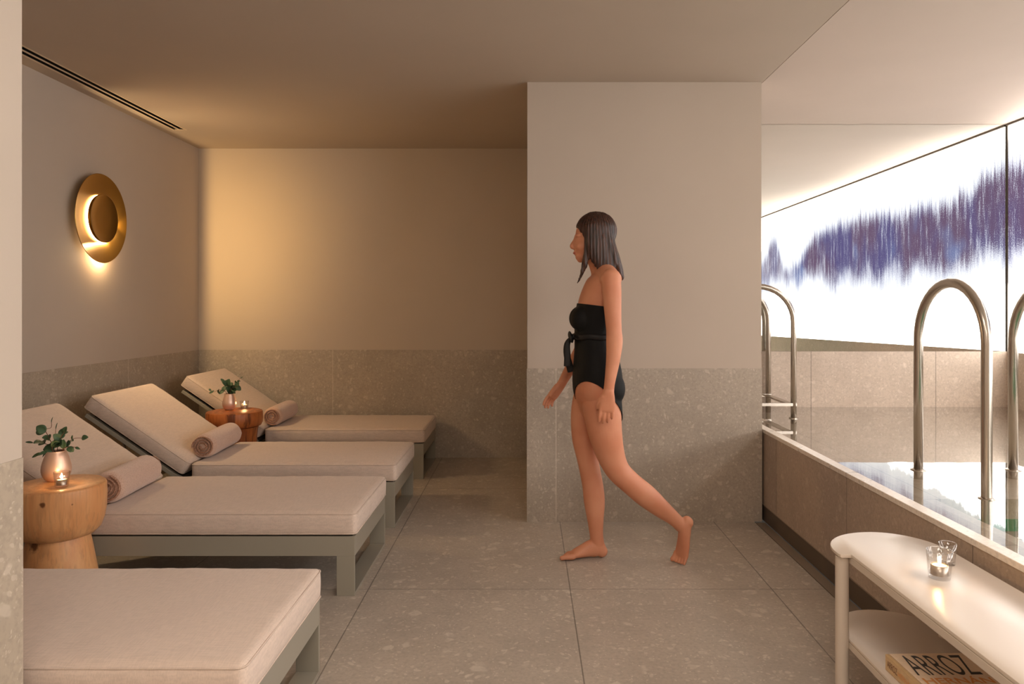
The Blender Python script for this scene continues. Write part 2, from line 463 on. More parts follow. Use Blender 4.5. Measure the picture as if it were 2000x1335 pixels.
bm = bmesh.new(); box(bm, 0, CX, CY, 4.40, DH, H); box(bm, 0, .98, 4.40, YB+.1, DH, H)
struct('wall_centre', bm, M['plaster'], 'pale plaster column behind the walking woman')
bm = bmesh.new(); box(bm, -.003, CX+.003, CY-.003, 4.403, 0, DH); box(bm, -.003, .983, 4.403, YB, 0, DH)
struct('trim_3', bm, M['dado_col'], 'grey stone tile dado of the column behind the woman')
bm = bmesh.new(); box(bm, NX-.1, NX, YR, NY, DH, H); box(bm, XL, NX-.1, NY-.1, NY, DH, H)
struct('wall_near_left', bm, M['plaster'], 'pale plaster wall edge at the left of the picture')
bm = bmesh.new(); box(bm, NX-.1, NX+.003, YR, NY, 0, DH); box(bm, XL+.003, NX-.1, NY-.1, NY, 0, DH)
struct('trim_4', bm, M['dado_y'], 'stone dado of the near wall edge at far left')
struct('wall_rear', B(NX-.1, PX+.1, YR-.1, YR, 0, H), M['plaster'])
# pool parapet, kerb, drain and skirting
struct('trim_5', B(1.317, 1.45, YR, 4.40, .09, KZ-.02), M['pool_face'], 'brown grey stone parapet of the raised pool')
struct('trim_6', B(1.314, 1.363, YR, 4.40, KZ-.02, KZ, bev=.002), M['kerb'], 'pale stone kerb along the raised pool')
struct('trim_7', B(1.322, 1.44, YR, 4.40, 0, .09), M['dark_metal'], 'dark metal skirting at the foot of the pool parapet')
struct('trim_8', B(1.316, 1.326, YR, CY, .088, .093), M['drain'], 'thin edge strip above the dark pool skirting')
dr = tag(obj('floor_drain', B(1.270, 1.3215, YR, CY-.004, -.05, -.004), M['drain']), 'narrow linear floor drain running along the foot of the pool parapet', 'drain')
struct('trim_9', B(1.262, 1.322, YR, CY, -.08, -.05), M['black'])
# pool basin
bm = bmesh.new()
box(bm, 1.363, PX, 2.75, PY, .40, .475); box(bm, 1.363, 1.53, YR, 2.75, .40, .475)
box(bm, .98, 1.45, 4.40, PY, .40, KZ-.006)
struct('trim_10', bm, M['shelf_stone'], 'shallow beige stone shelf under the pool water')
bm = bmesh.new()
box(bm, 1.45, 1.53, YR, 2.75, -.7, .40); box(bm, 1.53, PX, 2.75, 2.83, -.7, .40); box(bm, 1.45, PX, YR, 2.83, -.8, -.7)
struct('trim_11', bm, M['tile_green'], 'green tiled basin of the deep pool')
o = obj('pool_water', B(1.3635, PX-.001, YR+.001, PY-.004, KZ-.008, KZ-.004), M['water']); 
bm = bmesh.new(); vs = [bm.verts.new(p) for p in ((1.3635, YR, KZ-.005), (PX, YR, KZ-.005), (PX, PY-.003, KZ-.005), (1.45, PY-.003, KZ-.005), (1.45, 4.402, KZ-.005), (1.3635, 4.402, KZ-.005))]
bm.faces.new(vs); me = bpy.data.meshes.new('pool_water'); bm.to_mesh(me); bm.free()
me.materials.append(M['water']); o.data = me
tag(o, 'still pool water mirroring the bright tree mural', 'water', kind='stuff')
struct('trim_12', B(.98, PX, PY, PY+.12, .30, .888), M['pool_stone'], 'low pale stone wall behind the pool, below the mirror')
# wall under the mural: top edge falls slightly towards the camera
bm = bmesh.new()
ya, yb, za, zb = YR, PY, .75, .888
vv = [(PX, ya, -.8), (PX, yb, -.8), (PX, yb, zb), (PX, ya, za), (PX+.12, ya, -.8), (PX+.12, yb, -.8), (PX+.12, yb, zb), (PX+.12, ya, za)]
vs = [bm.verts.new(p) for p in vv]
for f in ((0, 1, 2, 3), (4, 7, 6, 5), (0, 4, 5, 1), (1, 5, 6, 2), (2, 6, 7, 3), (3, 7, 4, 0)): bm.faces.new([vs[i] for i in f])
struct('trim_13', bm, M['pool_stone'], 'stone wall under the backlit mural')
mr = empty('mirror', (2.1, PY+.004, .888), 'wall mirror above the low pool wall reflecting the tree mural', 'mirror')
o = obj('mirror_pane', B(-1.12, PX-2.1-.004, 0, .01, .001, H-.888-.002), M['mirror'], mr)
# backlit mural
mu = empty('backlit_mural', (PX, 1.7, .888), 'glowing mural of misty violet trees above a white lake', 'mural')
bm = bmesh.new(); y0, y1 = YR+.3, PY-.006
zb_ = lambda y: .75+(.888-.75)*(y-YR)/(PY-YR)
vv = [(PX+.002, y0, zb_(y0)), (PX+.002, y1, zb_(y1)), (PX+.002, y1, H-.006), (PX+.002, y0, H-.006)]
vv += [(x+.03, y, z) for x, y, z in vv]
vs = [bm.verts.new(p) for p in vv]
for f in ((0, 1, 2, 3), (4, 7, 6, 5), (0, 4, 5, 1), (1, 5, 6, 2), (2, 6, 7, 3), (3, 7, 4, 0)): bm.faces.new([vs[i] for i in f])
o = obj('light_panel', bm, M['mural'], mu); o.matrix_parent_inverse = Matrix.Translation(mu.location).inverted()
bm = bmesh.new(); box(bm, PX-.012, PX+.03, y0, y1, H-.014, H-.001); box(bm, PX-.003, PX+.03, y1-.001, PY, .888, H-.002)
o = obj('panel_frame', bm, M['dark_metal'], mu); o.matrix_parent_inverse = Matrix.Translation(mu.location).inverted()
struct('wall_right', B(PX+.035, PX+.13, YR, PY, .7, H), M['plaster'])

# ceiling air diffuser
vt = empty('ceiling_vent', ((VX0+VX1)/2, 3.4, H), 'long slot air diffuser in the ceiling above the brass lamp', 'vent')
hx = (VX1-VX0)/2; ya, yb = NY-3.4, VY1-3.4
bm = bmesh.new(); z0, z1 = -.001, .001
box(bm, -hx+.001, -hx+.014, ya, yb-.001, z0, z1); box(bm, hx-.014, hx-.001, ya, yb-.001, z0, z1); box(bm, -.007, .007, ya, yb-.02, z0, z1); box(bm, -hx+.019, hx-.019, yb-.02, yb-.001, z0, z1)
obj('vent_frame', bm, M['vent_white'], vt)
bm = bmesh.new(); box(bm, -hx+.001, hx-.001, ya, yb-.001, .05, .06)
for a, b in ((-hx+.001, -hx+.013), (hx-.013, hx-.001), (-.006, .006)): box(bm, a, b, ya, yb-.02, .0012, .05)
obj('vent_liner', bm, M['black'], vt)

# ------------------------------------------------------------------ sun loungers
def rounded_pad(L, W, T, r=.02, puff=.006, seed=0, nx=64, ny=26, nz=6):
    """cushion centred on the origin, with soft edges, puffed faces and small creases"""
    bm = bmesh.new()
    import itertools
    grid = {}
    def vert(i, j, k):
        key = (i, j, k)
        if key not in grid:
            p = Vector(((i/nx-.5)*L, (j/ny-.5)*W, (k/nz-.5)*T))
            h = Vector((L/2, W/2, T/2))
            q = Vector([max(-h[a]+r, min(h[a]-r, p[a])) for a in range(3)])
            d = p-q
            if d.length > 1e-9: p = q+d.normalized()*min(r, d.length*1.4) if d.length < r else q+d.normalized()*r
            fx, fy, fz = 1-abs(2*p.x/L)**4, 1-abs(2*p.y/W)**4, 1-abs(2*p.z/T)**2
            fx, fy, fz = max(fx, 0), max(fy, 0), max(fz, 0)
            if k == nz: p.z += puff*fx*fy
            sg = 1 if p.y > 0 else -1
            p.y += sg*.004*fz*fx*(abs(p.y) > W/2-.012)
            sg = 1 if p.x > 0 else -1
            p.x += sg*.004*fz*fy*(abs(p.x) > L/2-.012)
            s = Vector((p.x*5+seed*7, p.y*6, p.z*6))
            c = noise.noise(s)*.0022+noise.noise(s*3.1)*.0009
            edge = max(0, 1-min(L/2-abs(p.x), W/2-abs(p.y))/.10)
            wr = math.sin((p.x+p.y*.6)*55+seed+noise.noise(s*1.3)*5)*.0009*edge
            if k == nz: p.z += c+wr
            elif abs(j/ny-.5) > .49: p.y += c*.7+wr
            elif abs(i/nx-.5) > .49: p.x += c*.7+wr
            grid[key] = bm.verts.new(p)
        return grid[key]
    for i in range(nx):
        for j in range(ny):
            bm.faces.new((vert(i, j, nz), vert(i+1, j, nz), vert(i+1, j+1, nz), vert(i, j+1, nz)))
            bm.faces.new((vert(i, j, 0), vert(i, j+1, 0), vert(i+1, j+1, 0), vert(i+1, j, 0)))
    for i in range(nx):
        for k in range(nz):
            bm.faces.new((vert(i, 0, k), vert(i+1, 0, k), vert(i+1, 0, k+1), vert(i, 0, k+1)))
            bm.faces.new((vert(i, ny, k), vert(i, ny, k+1), vert(i+1, ny, k+1), vert(i+1, ny, k)))
    for j in range(ny):
        for k in range(nz):
            bm.faces.new((vert(0, j, k), vert(0, j, k+1), vert(0, j+1, k+1), vert(0, j+1, k)))
            bm.faces.new((vert(nx, j, k), vert(nx, j+1, k), vert(nx, j+1, k+1), vert(nx, j, k+1)))
    return bm
def seam(L, W, z, r=.0028):
    bm = bmesh.new(); pts = []; R = .022; hx_, hy = L/2-.004, W/2-.004
    for cx, cy, a0 in ((hx_-R, hy-R, 0), (-hx_+R, hy-R, 90), (-hx_+R, -hy+R, 180), (hx_-R, -hy+R, 270)):
        for s in range(5):
            a = math.radians(a0+s*22.5); pts.append(Vector((cx+R*math.cos(a), cy+R*math.sin(a), z)))
    # densify straight runs
    out = []
    for a, b in zip(pts, pts[1:]+pts[:1]):
        m = max(1, int((b-a).length/.05))
        for i in range(m): out.append(a.lerp(b, i/m))
    return tube(bm, out, r, 6, closed=True)
W = .65
def pad(parent, name, L, T, mat4, seed):
    w = W+.008
    bm = rounded_pad(L, w, T, seed=seed); bm.transform(mat4)
    o = obj(name, bm, M['cushion'], parent, True)
    for z in (T/2-.010, -T/2+.010):
        s = seam(L+.004, w+.004, z); s.transform(mat4)
        obj('piping', s, M['piping'], o, True)
    return o
def make_lounger(loc, label, seed, group='sun loungers in a row along the wall'):
    t = empty('sun_lounger', loc, label, 'sun lounger', group)
    LX = -1.78
    # sled legs
    for x0, x1 in ((-.075, 0), (LX, LX+.075)):
        for y0 in (0, W-.012):
            obj('leg', B(x0, x1, y0, y0+.012, .0, .165, bev=.0015), M['frame'], t)
        obj('foot_bar', B(x0, x1, .012, W-.012, .0, .012, bev=.001), M['frame'], t)
    for y0 in (0, W-.012): obj('side_rail', B(LX, 0, y0, y0+.012, .165, .246, bev=.0015), M['frame'], t)
    obj('end_rail', B(-.012, 0, .012, W-.012, .165, .246), M['frame'], t)
    obj('end_rail', B(LX, LX+.012, .012, W-.012, .165, .246), M['frame'], t)
    obj('bed_panel', B(-1.12, -.012, .012, W-.012, .225, .245), M['mesh_dark'], t)
    # seat cushion
    L, T = 1.112, .101
    pad(t, 'seat_cushion', L, T, Matrix.Translation((-1.104+L/2, W/2, .247+T/2)), seed)
    # back cushion: top face runs from A up to the head
    ang = math.radians(34.4)
    A = Vector((-1.106, .353)); n = Vector((math.sin(ang), math.cos(ang))); d = Vector((-math.cos(ang), math.sin(ang)))
    Lb, Tb = .65, .088
    c = A+d*(Lb/2)-n*(Tb/2)
    mt = Matrix.Translation((c.x, W/2, c.y)) @ Matrix.Rotation(ang, 4, 'Y')
    pad(t, 'back_cushion', Lb, Tb, mt, seed+3)
    c2 = A+d*(Lb/2-.035)-n*(Tb+.024)
    m2 = Matrix.Translation((c2.x, W/2, c2.y)) @ Matrix.Rotation(ang, 4, 'Y')
    bm = bmesh.new()
    for y0 in (-W/2+.004, W/2-.034): box(bm, -Lb/2, Lb/2-.02, y0, y0+.030, -.011, .011, bev=.002)
    box(bm, -Lb/2, -Lb/2+.03, -W/2+.034, W/2-.034, -.011, .011)
    bm.transform(m2); bf = obj('back_frame', bm, M['frame'], t)
    bm = B(-Lb/2+.03, Lb/2-.02, -W/2+.034, W/2-.034, -.004, .008); bm.transform(m2); obj('back_panel', bm, M['mesh_dark'], bf)
    # prop
    for y0 in (.10, W-.12):
        bm = bmesh.new(); q = A+d*.42-n*(Tb+.045)
        tube(bm, [(q.x, y0, q.y), (q.x+.05, y0, .20)], .008, 8); obj('prop', bm, M['frame'], bf, True)
    return t
make_lounger((-.678, 1.742, 0), 'cushioned sun lounger in the foreground, only its foot half in view', 1)
make_lounger((-.715, 3.03, 0), 'sun lounger behind the pale round stool, with a rolled towel at its crease', 2)
make_lounger((-.718, 3.963, 0), 'sun lounger between the two wooden stools, its raised back fully in view', 5)
make_lounger((-.720, 5.075, 0), 'farthest sun lounger, pushed against the back stone wall', 9)

# ------------------------------------------------------------------ rolled towels
def towel(loc, label, rot=0., L=.40, R=.068, seed=0):
    t = empty('rolled_towel', loc, label, 'towel', 'towels rolled in the crease of the loungers', rot)
    # outer body as a slightly lumpy cylinder along Y, end faces carry the spiral
    bm = bmesh.new(); rings = []; n = 56; m = 26
    for j in range(m+1):
        v = j/m; y = v*L
        e = min(v, 1-v)*L
        k = 1-.20*max(0, 1-e/.022)**2
        rings.append([Vector((R*k*math.cos(2*PI*i/n)*(1+.03*noise.noise(Vector((math.cos(2*PI*i/n)*1.5, math.sin(2*PI*i/n)*1.5, y*7+seed)))), y+.006*math.sin(i*.5+seed)*(v-.5), R*k*.97*math.sin(2*PI*i/n)+R*.02*noise.noise(Vector((i*.2, y*9, seed))))) for i in range(n)])
    ringloop(bm, rings)
    obj('roll', bm, M['towel'], t, True)
    # spiral layers standing proud of both ends
    for y0, s in ((0, -1), (L, 1)):
        bm = bmesh.new(); turns = 3.1; N = 120; prev = None
        for i in range(N+1):
            a = i/N*turns*2*PI; r = .008+(R*.80-.008)*(i/N)
            r2 = r+.0075
            rr = [(r, 0), (r, .009), ((r+r2)/2, .0125), (r2, .009), (r2, 0)]
            cur = [bm.verts.new((q*math.cos(a+.6+seed), y0+s*(h+.002*math.sin(a*3)), q*math.sin(a+.6+seed)*.97)) for q, h in rr]
            if prev:
                for k in range(4): bm.faces.new((prev[k], prev[k+1], cur[k+1], cur[k]))
            prev = cur
        obj('spiral_end', bm, M['towel_end'], t, True)
    return t
zc = .353+.067
towel((-1.800, 3.13, zc), 'largest rolled pink beige towel beside the pale stool', .06, .39, .070, 0)
towel((-1.797, 4.06, zc), 'rolled towel on the middle lounger, in front of the reddish stool', .05, .44, .068, 2)
towel((-1.797, 5.16, zc), 'farthest rolled towel, on the lounger against the back wall', .03, .42, .068, 4)

# ------------------------------------------------------------------ wooden stools
t = empty('wooden_stool', (-1.83, 2.86, 0), 'pale knotty wood stool with a thick drum top beside the near vase', 'stool')
wob = lambda a, z: 1+.012*math.sin(a*3+z*5)+.008*math.sin(a*5+1)
bm = bmesh.new()
lathe(bm, [(.105, .305), (.125, .312), (.146, .335), (.158, .37), (.165, .41), (.167, .46), (.166, .495), (.164, .503), (.160, .506), (.08, .506), (.002, .506)], wob=wob)
obj('top', bm, M['wood_light'], t, angle=40)
bm = bmesh.new(); lathe(bm, [(.148, 0), (.150, .008), (.143, .08), (.130, .17), (.117, .25), (.108, .30), (.104, .318)], wob=wob)
obj('base', bm, M['wood_light'], t, angle=40)
t = empty('wooden_stool', (-1.935, 4.84, 0), 'reddish wood stool with a flat disc top beside the far vase', 'stool')
bm = bmesh.new()
lathe(bm, [(.140, .405), (.165, .412), (.174, .43), (.177, .46), (.176, .498), (.173, .505), (.168, .507), (.08, .507), (.002, .507)], wob=wob)
obj('top', bm, M['wood_red'], t, angle=40)
bm = bmesh.new(); lathe(bm, [(.142, 0), (.145, .01), (.146, .08), (.138, .18), (.136, .26), (.140, .34), (.145, .385), (.150, .404), (.13, .410)], wob=wob)
obj('base', bm, M['wood_red'], t, angle=40)

# ------------------------------------------------------------------ vases with eucalyptus
def vase(loc, h, R, rn, label):
    bm = bmesh.new()
    prof = [(R*.50, 0), (R*.58, .001), (R*.80, h*.10), (R*.95, h*.24), (R, h*.38), (R*.97, h*.52), (R*.88, h*.68), (R*.77, h*.84), (rn, h*.97), (rn, h), (rn-.003, h), (rn-.003, h*.97), (R*.70, h*.80), (R*.85, h*.5), (R*.7, h*.12), (.002, h*.08)]
    lathe(bm, [(r, z) for r, z, *_ in catmull(prof, 3)], n=40)
    o = obj('vase', bm, M['copper'], None, True); o.location = loc
    return tag(o, label, 'vase')
def leaf(bm, c, d, up, L, Wd, rnd):
    """cupped oval leaf growing from c along d"""
    d = d.normalized(); s = d.cross(up)
    if s.length < 1e-4: s = Vector((1, 0, 0))
    s.normalize(); nrm = s.cross(d)
    K = 7; rows = []
    for i in range(K+1):
        v = i/K; w_ = Wd*math.sin(PI*min(1, v*.96+.02))**.62*(1-.25*v)
        rows.append([bm.verts.new(c+d*L*v+s*w_*q+nrm*(w_*abs(q)*.35-L*.18*v*v)) for q in (-1, -.5, 0, .5, 1)])
    for a, b in zip(rows, rows[1:]):
        for q in range(4): bm.faces.new((a[q], a[q+1], b[q+1], b[q]))
def sprig(base, pts, leaves, label, group, seed, lsz=.022):
    """pts: stem points relative to base"""
    rnd = random.Random(seed)
    t = empty('eucalyptus_sprig', base, label, 'sprig', group)
    ps = [Vector(q[:3]) for q in catmull(pts, 5)]
    bm = bmesh.new(); tube(bm, ps, [.0016*(1-.5*i/len(ps)) for i in range(len(ps))], 6)
    obj('stem', bm, M['stem'], t, True)
    bm = bmesh.new()
    for f, sz, slim in leaves:
        i = min(int(f*(len(ps)-1)), len(ps)-2); tg = (ps[i+1]-ps[i]).normalized()
        for sgn in (-1, 1):
            if f > .97 and sgn < 0: continue
            q = tg.orthogonal().normalized(); q = Matrix.Rotation(rnd.uniform(0, 2*PI), 3, tg) @ q
            dr_ = (q*sgn*(1 if f <= .97 else .15)+tg*.7).normalized()
            up = Vector((rnd.uniform(-.5, .5), -1, rnd.uniform(.2, 1.2)))
            leaf(bm, ps[i], dr_, up, lsz*sz*1.35, lsz*sz*.62*slim, rnd)
    o = obj('foliage', bm, M['leaf'], t, True)
    md = o.modifiers.new('solid', 'SOLIDIFY'); md.thickness = .0005
V1 = Vector((-1.872, 2.91, .5068)); h1 = .118
vase(V1, h1, .053, .034, 'rose copper egg shaped vase on the pale near stool')
r1, r2, r3 = 1.0, .7, .45
b1 = V1+Vector((0, 0, h1-.01)); lab = 'green eucalyptus sprig standing in the vase on the pale near stool'; gp = 'eucalyptus sprigs in the near vase'
sprig(b1, [(0, 0, -.03), (-.015, 0, .03), (-.03, -.005, .07), (-.05, .01, .092), (-.028, .01, .10), (-.026, .01, .122)], [(.35, 1.1, 1.1), (.55, 1.3, 1.2), (.99, .8, .3)], 'tallest eucalyptus sprig, its thin tip upright over the near vase', gp, 1)
sprig(b1, [(0, .01, -.03), (-.02, .01, .02), (-.055, .0, .04), (-.095, -.005, .042)], [(.35, 1.2, .9), (.6, 1.5, 1.15), (.99, 1.1, .35)], 'eucalyptus sprig reaching farthest left from the near vase', gp, 2)
sprig(b1, [(0, 0, -.03), (.012, -.01, .03), (.03, -.02, .065), (.045, -.02, .09)], [(.4, 1.3, 1.2), (.65, 1.1, 1.1), (.85, .9, 1.1), (.99, .8, 1.1)], 'eucalyptus sprig with round leaves leaning up right from the near vase', gp, 3)
sprig(b1, [(.01, 0, -.03), (.03, .01, .03), (.06, .015, .055), (.10, .01, .058)], [(.45, .9, 1.0), (.65, .7, .5), (.99, .9, 1.0)], 'eucalyptus sprig reaching farthest right from the near vase', gp, 4)
sprig(b1, [(.005, 0, -.03), (.03, -.01, .015), (.055, -.01, .028), (.085, -.01, .025)], [(.4, 1.2, .8), (.7, .9, 1.0), (.99, .7, .6)], 'short eucalyptus sprig low on the right rim of the near vase', gp, 5)
sprig(b1, [(0, 0, -.03), (-.004, -.02, .02), (-.0, -.01, .06), (-.002, .0, .10)], [(.3, 1.5, 1.1), (.5, 1.4, 1.0), (.99, .9, .2)], 'dense eucalyptus sprig in the middle of the near vase', gp, 6)
sprig(b1, [(0, -.01, -.03), (-.02, -.02, .012), (-.05, -.025, .005)], [(.5, 1.3, .5), (.99, 1.2, .4)], 'eucalyptus sprig drooping left over the rim of the near vase', gp, 7)
V2 = Vector((-1.990, 4.89, .5078)); h2 = .106
vase(V2, h2, .045, .031, 'rose copper vase on the reddish far stool')
b2 = V2+Vector((0, 0, h2-.008)); lab = 'dark green eucalyptus sprig in the vase on the reddish far stool'; gp = 'eucalyptus sprigs in the far vase'
sprig(b2, [(0, 0, -.03), (-.02, 0, .015), (-.06, 0, .035), (-.10, -.01, .02), (-.12, -.01, .03)], [(.35, 1.2, 1.1), (.55, 1.0, 1), (.8, .8, .9), (.99, .8, .7)], 'eucalyptus sprig reaching far left from the far vase', gp, 11, .023)
sprig(b2, [(0, 0, -.03), (-.01, 0, .03), (-.02, .01, .07), (-.04, .01, .09)], [(.4, 1.6, 1.2), (.65, 1.5, 1.1), (.99, 1.0, .7)], 'broad leaved eucalyptus sprig standing highest left in the far vase', gp, 12, .023)
sprig(b2, [(0, 0, -.03), (.01, -.01, .03), (.03, -.01, .05), (.06, -.01, .06), (.052, 0, .085), (.065, 0, .105), (.075, 0, .112)], [(.3, 1.5, 1.1), (.45, 1.2, 1.1), (.6, .9, .9), (.75, .7, .5), (.99, .6, .3)], 'curly tipped eucalyptus sprig leaning right and up from the far vase', gp, 13, .023)
sprig(b2, [(0, .0, -.03), (.0, .01, .03), (.005, .01, .06)], [(.4, 1.7, 1.1), (.8, 1.4, 1.2)], 'short upright eucalyptus sprig in the middle of the far vase', gp, 14, .023)
sprig(b2, [(0, .0, -.03), (.015, .01, .015), (.04, .0, .03)], [(.4, 1.3, 1.1), (.9, 1.4, 1.1)], 'short eucalyptus sprig leaning low right over the far vase rim', gp, 15, .023)

# ------------------------------------------------------------------ candles in glasses
def candle(loc, R, h, label, lamp, fluted=True, lit=True, wax=.45):
    g = empty('candle_glass', loc, label, 'glass')
    bm = bmesh.new(); n = 64
    fl = (lambda a, z: 1+(.018*math.sin(a*16) if z > h*.18 else 0)) if fluted else None
    lathe(bm, [(R*.76, 0), (R*.82, .001), (R*.86, h*.12), (R*.92, h*.5), (R, h), (R*.96, h*.998), (R*.86, h*.5), (R*.80, h*.16), (.001, h*.13)], n=n, wob=fl)
    obj('glass', bm, M['glass'], g, True)
    if lit:
        t = empty('tea_light', Vector(loc)+Vector((0, 0, h*.135)), 'lit tea light inside the '+label, 'candle')
        r = R*.66; hz = h*wax
        bm = bmesh.new(); lathe(bm, [(r, 0), (r, hz*.8), (r*1.03, hz*.8), (r*1.03, 0)], n=32, cap=False); obj('tin', bm, M['tin'], t, True)
        bm = bmesh.new(); lathe(bm, [(r*.98, .001), (r*.98, hz*.72), (r*.5, hz*.69), (.001, hz*.68)], n=32); obj('wax', bm, M['wax'], t, True)
        bm = bmesh.new(); tube(bm, [(0, 0, hz*.66), (0, 0, hz*.66+.006)], .0007, 6); obj('wick', bm, M['wick'], t)
        bm = bmesh.new(); zf = hz*.66+.005; lathe(bm, [(.0005, zf), (.003, zf+.003), (.0042, zf+.007), (.0032, zf+.013), (.0015, zf+.018), (.0002, zf+.022)], n=16); obj('flame', bm, M['flame'], t, True)
        light('candle_flame_light', 'POINT', Vector(loc)+Vector((0, 0, h*.135+zf+.012)), lamp, (1, .55, .22), shadow_soft_size=.005)
    return g
candle((-1.787, 2.81, .5068), .0275, .058, 'small clear candle glass in front of the near vase', .6)
candle((-1.913, 4.95, .5078), .029, .050, 'small clear candle glass beside the far vase', .6)
TZ = .470
candle((1.106, 1.965, TZ), .0320, .075, 'fluted candle glass on the cream console table', .5)
candle((1.188, 2.07, TZ), .023, .060, 'smaller empty glass behind the candle on the console table', 0, False, False)

# ------------------------------------------------------------------ console table
ct = empty('console_table', (1.108, 1.45, 0), 'long low cream console table with rounded ends and a lower shelf', 'table')
def stadium(bm, hw, y0, y1, z0, z1, n=24, bev=.003):
    pts = []
    for i in range(n+1):
        a = PI*i/n; pts.append((hw*math.cos(a), y1+hw*math.sin(a)))
    for i in range(n+1):
        a = PI+PI*i/n; pts.append((hw*math.cos(a), y0+hw*math.sin(a)))
    rings = []
    for z, k in ((z0, bev), (z0+bev, 0), (z1-bev, 0), (z1-bev*.3, bev*.3), (z1, bev)):
        rings.append([Vector((x*(1-k/hw), y, z)) for x, y in pts])
    ringloop(bm, rings)
HW = .156; YA, YBt = .85-1.45, 2.19-1.45
def notched(bm, z0, z1, R=.191, n=30):
    pts = []
    yc = YBt-.008
    for i in range(n+1):
        a_ = PI*i/n; pts.append(((R if a_ > PI/2 else HW)*math.cos(a_), yc+(R-.008)*math.sin(a_)))
    pts += [(-R, yc-.022), (-R+.004, yc-.030), (-HW-.002, yc-.032), (-HW, yc-.036)]
    ya_ = YA+.008
    pts += [(-HW, ya_+.036), (-HW-.002, ya_+.032), (-R+.004, ya_+.030), (-R, ya_+.022)]
    for i in range(n+1):
        a_ = PI+PI*i/n; pts.append(((R if a_ < PI*1.5 else HW)*math.cos(a_), ya_+(R-.008)*math.sin(a_)))
    rings = []
    for z, k in ((z0, .002), (z0+.002, 0), (z1-.002, 0), (z1-.0006, .0006), (z1, .002)):
        rings.append([Vector((x*(1-k/.16), y, z)) for x, y in pts])
    ringloop(bm, rings)
bm = bmesh.new(); notched(bm, TZ-.010, TZ); obj('tabletop', bm, M['white_metal'], ct, angle=35)
bm = bmesh.new(); stadium(bm, HW, YA, YBt+.03, .205, .215); obj('shelf', bm, M['white_metal'], ct, angle=35)
for sx in (-1, 1):
    bm = bmesh.new(); box(bm, HW-.012 if sx > 0 else -HW, HW if sx > 0 else -HW+.012, YA, YBt, TZ-.031, TZ-.010, bev=.002); obj('top_rail', bm, M['white_metal'], ct)
    bm = bmesh.new(); box(bm, HW-.012 if sx > 0 else -HW, HW if sx > 0 else -HW+.012, YA, YBt, .185, .205, bev=.002); obj('shelf_rail', bm, M['white_metal'], ct)
    for yy in (YA, YBt-.012):
        bm = bmesh.new(); lathe(bm, [(.017, .0), (.019, .002), (.019, TZ-.012), (.001, TZ-.011)], cx=-.172 if sx < 0 else .136, cy=yy, n=32)
        obj('leg', bm, M['white_metal'], ct, angle=35)

# ------------------------------------------------------------------ book
bk = empty('book', (.972, 1.985, .2155), 'large cream cookbook lettered ARROZ lying on the console shelf', 'book', rz=math.radians(1.5))
bw, bl, bt = .235, .30, .042
obj('pages', B(.006, bw-.004, -bl+.003, -.003, .003, bt-.003), M['paper'], bk)
obj('cover', (lambda b: (box(b, .010, bw, -bl, 0, 0, .003, bev=.0008), box(b, .010, bw, -bl, 0, bt-.003, bt, bev=.0008), b)[2])(bmesh.new()), M['cover'], bk)
sp = obj('spine', B(-.002, .008, -bl, 0, 0, bt, bev=.0015), M['spine'], bk)
def text(body, mat, parent, loc, w, h, rot=None, name='lettering', off=0.0, label=None):
    cu = bpy.data.curves.new('t', 'FONT'); cu.body = body; cu.size = 1; cu.offset = off
    o = bpy.data.objects.new('t', cu); C.objects.link(o)
    dg = bpy.context.evaluated_depsgraph_get()
    me = bpy.data.meshes.new_from_object(o.evaluated_get(dg)); bpy.data.objects.remove(o)
    xs = [v.co.x for v in me.vertices]; ys = [v.co.y for v in me.vertices]
    x0, x1, y0, y1 = min(xs), max(xs), min(ys), max(ys)
    for v in me.vertices: v.co = Vector(((v.co.x-x0)/(x1-x0)*w, (v.co.y-y0)/(y1-y0)*h, 0))
    if rot is not None: me.transform(rot)
    me.transform(Matrix.Translation(loc)); me.name = name
    o = link(name, me, mat, parent)
    if label: o['label'] = label
    return o
text('ARROZ', M['ink'], bk, (.022, -.118, bt+.0004), .170, .106, label='tall dark letters ARROZ')
text('HERNÁN', M['ink_or'], bk, (.022, -.160, bt+.0004), .176, .036, off=.02, label='orange letters HERNÁN')
rs = Matrix(((0, 0, -1, 0), (-1, 0, 0, 0), (0, 1, 0, 0), (0, 0, 0, 1)))
text('ARROZ', M['spine_ink'], sp, (-.0026, -.012, .013), .05, .018, rs)
text('HERNÁN', M['ink_or'], sp, (-.0026, -.066, .013), .07, .018, rs)

# ------------------------------------------------------------------ wall lamp
SX, SY, SZ = XL, 4.38, 1.722
sc = empty('wall_lamp', (SX, SY, SZ), 'round brass wall lamp with a glowing crescent on the left wall', 'wall lamp')
def disc_x(prof, n=72):
    """lathe about the X axis: (radius, x)"""
    bm = bmesh.new(); rings = [[Vector((x, r*math.cos(2*PI*i/n), r*math.sin(2*PI*i/n))) for i in range(n)] for r, x in prof]
    ringloop(bm, rings); return bm
obj('mount', disc_x([(.06, .001), (.06, .040), (.001, .040)]), M['brass'], sc, angle=35)
obj('dish', disc_x([(.001, .038), (.15, .040), (.20, .043), (.262, .056), (.266, .060), (.264, .062), (.20, .049), (.155, .046), (.001, .044)]), M['brass'], sc, angle=35)
obj('lamp_ring', disc_x([(.130, .047), (.1395, .047), (.1395, .055), (.130, .055)]), M['ring'], sc, angle=35)
obj('inner_disc', disc_x([(.001, .058), (.140, .057), (.1435, .064), (.1445, .074), (.142, .075), (.13, .069), (.07, .064), (.001, .062)]), M['brass'], sc, angle=35)
light('lamp_beam', 'SPOT', (SX+.0605, SY+.152, SZ-.02), 27, (1, .58, .17), (math.radians(90), 0, math.radians(-4)), spot_size=math.radians(88), spot_blend=1.0, shadow_soft_size=.006)
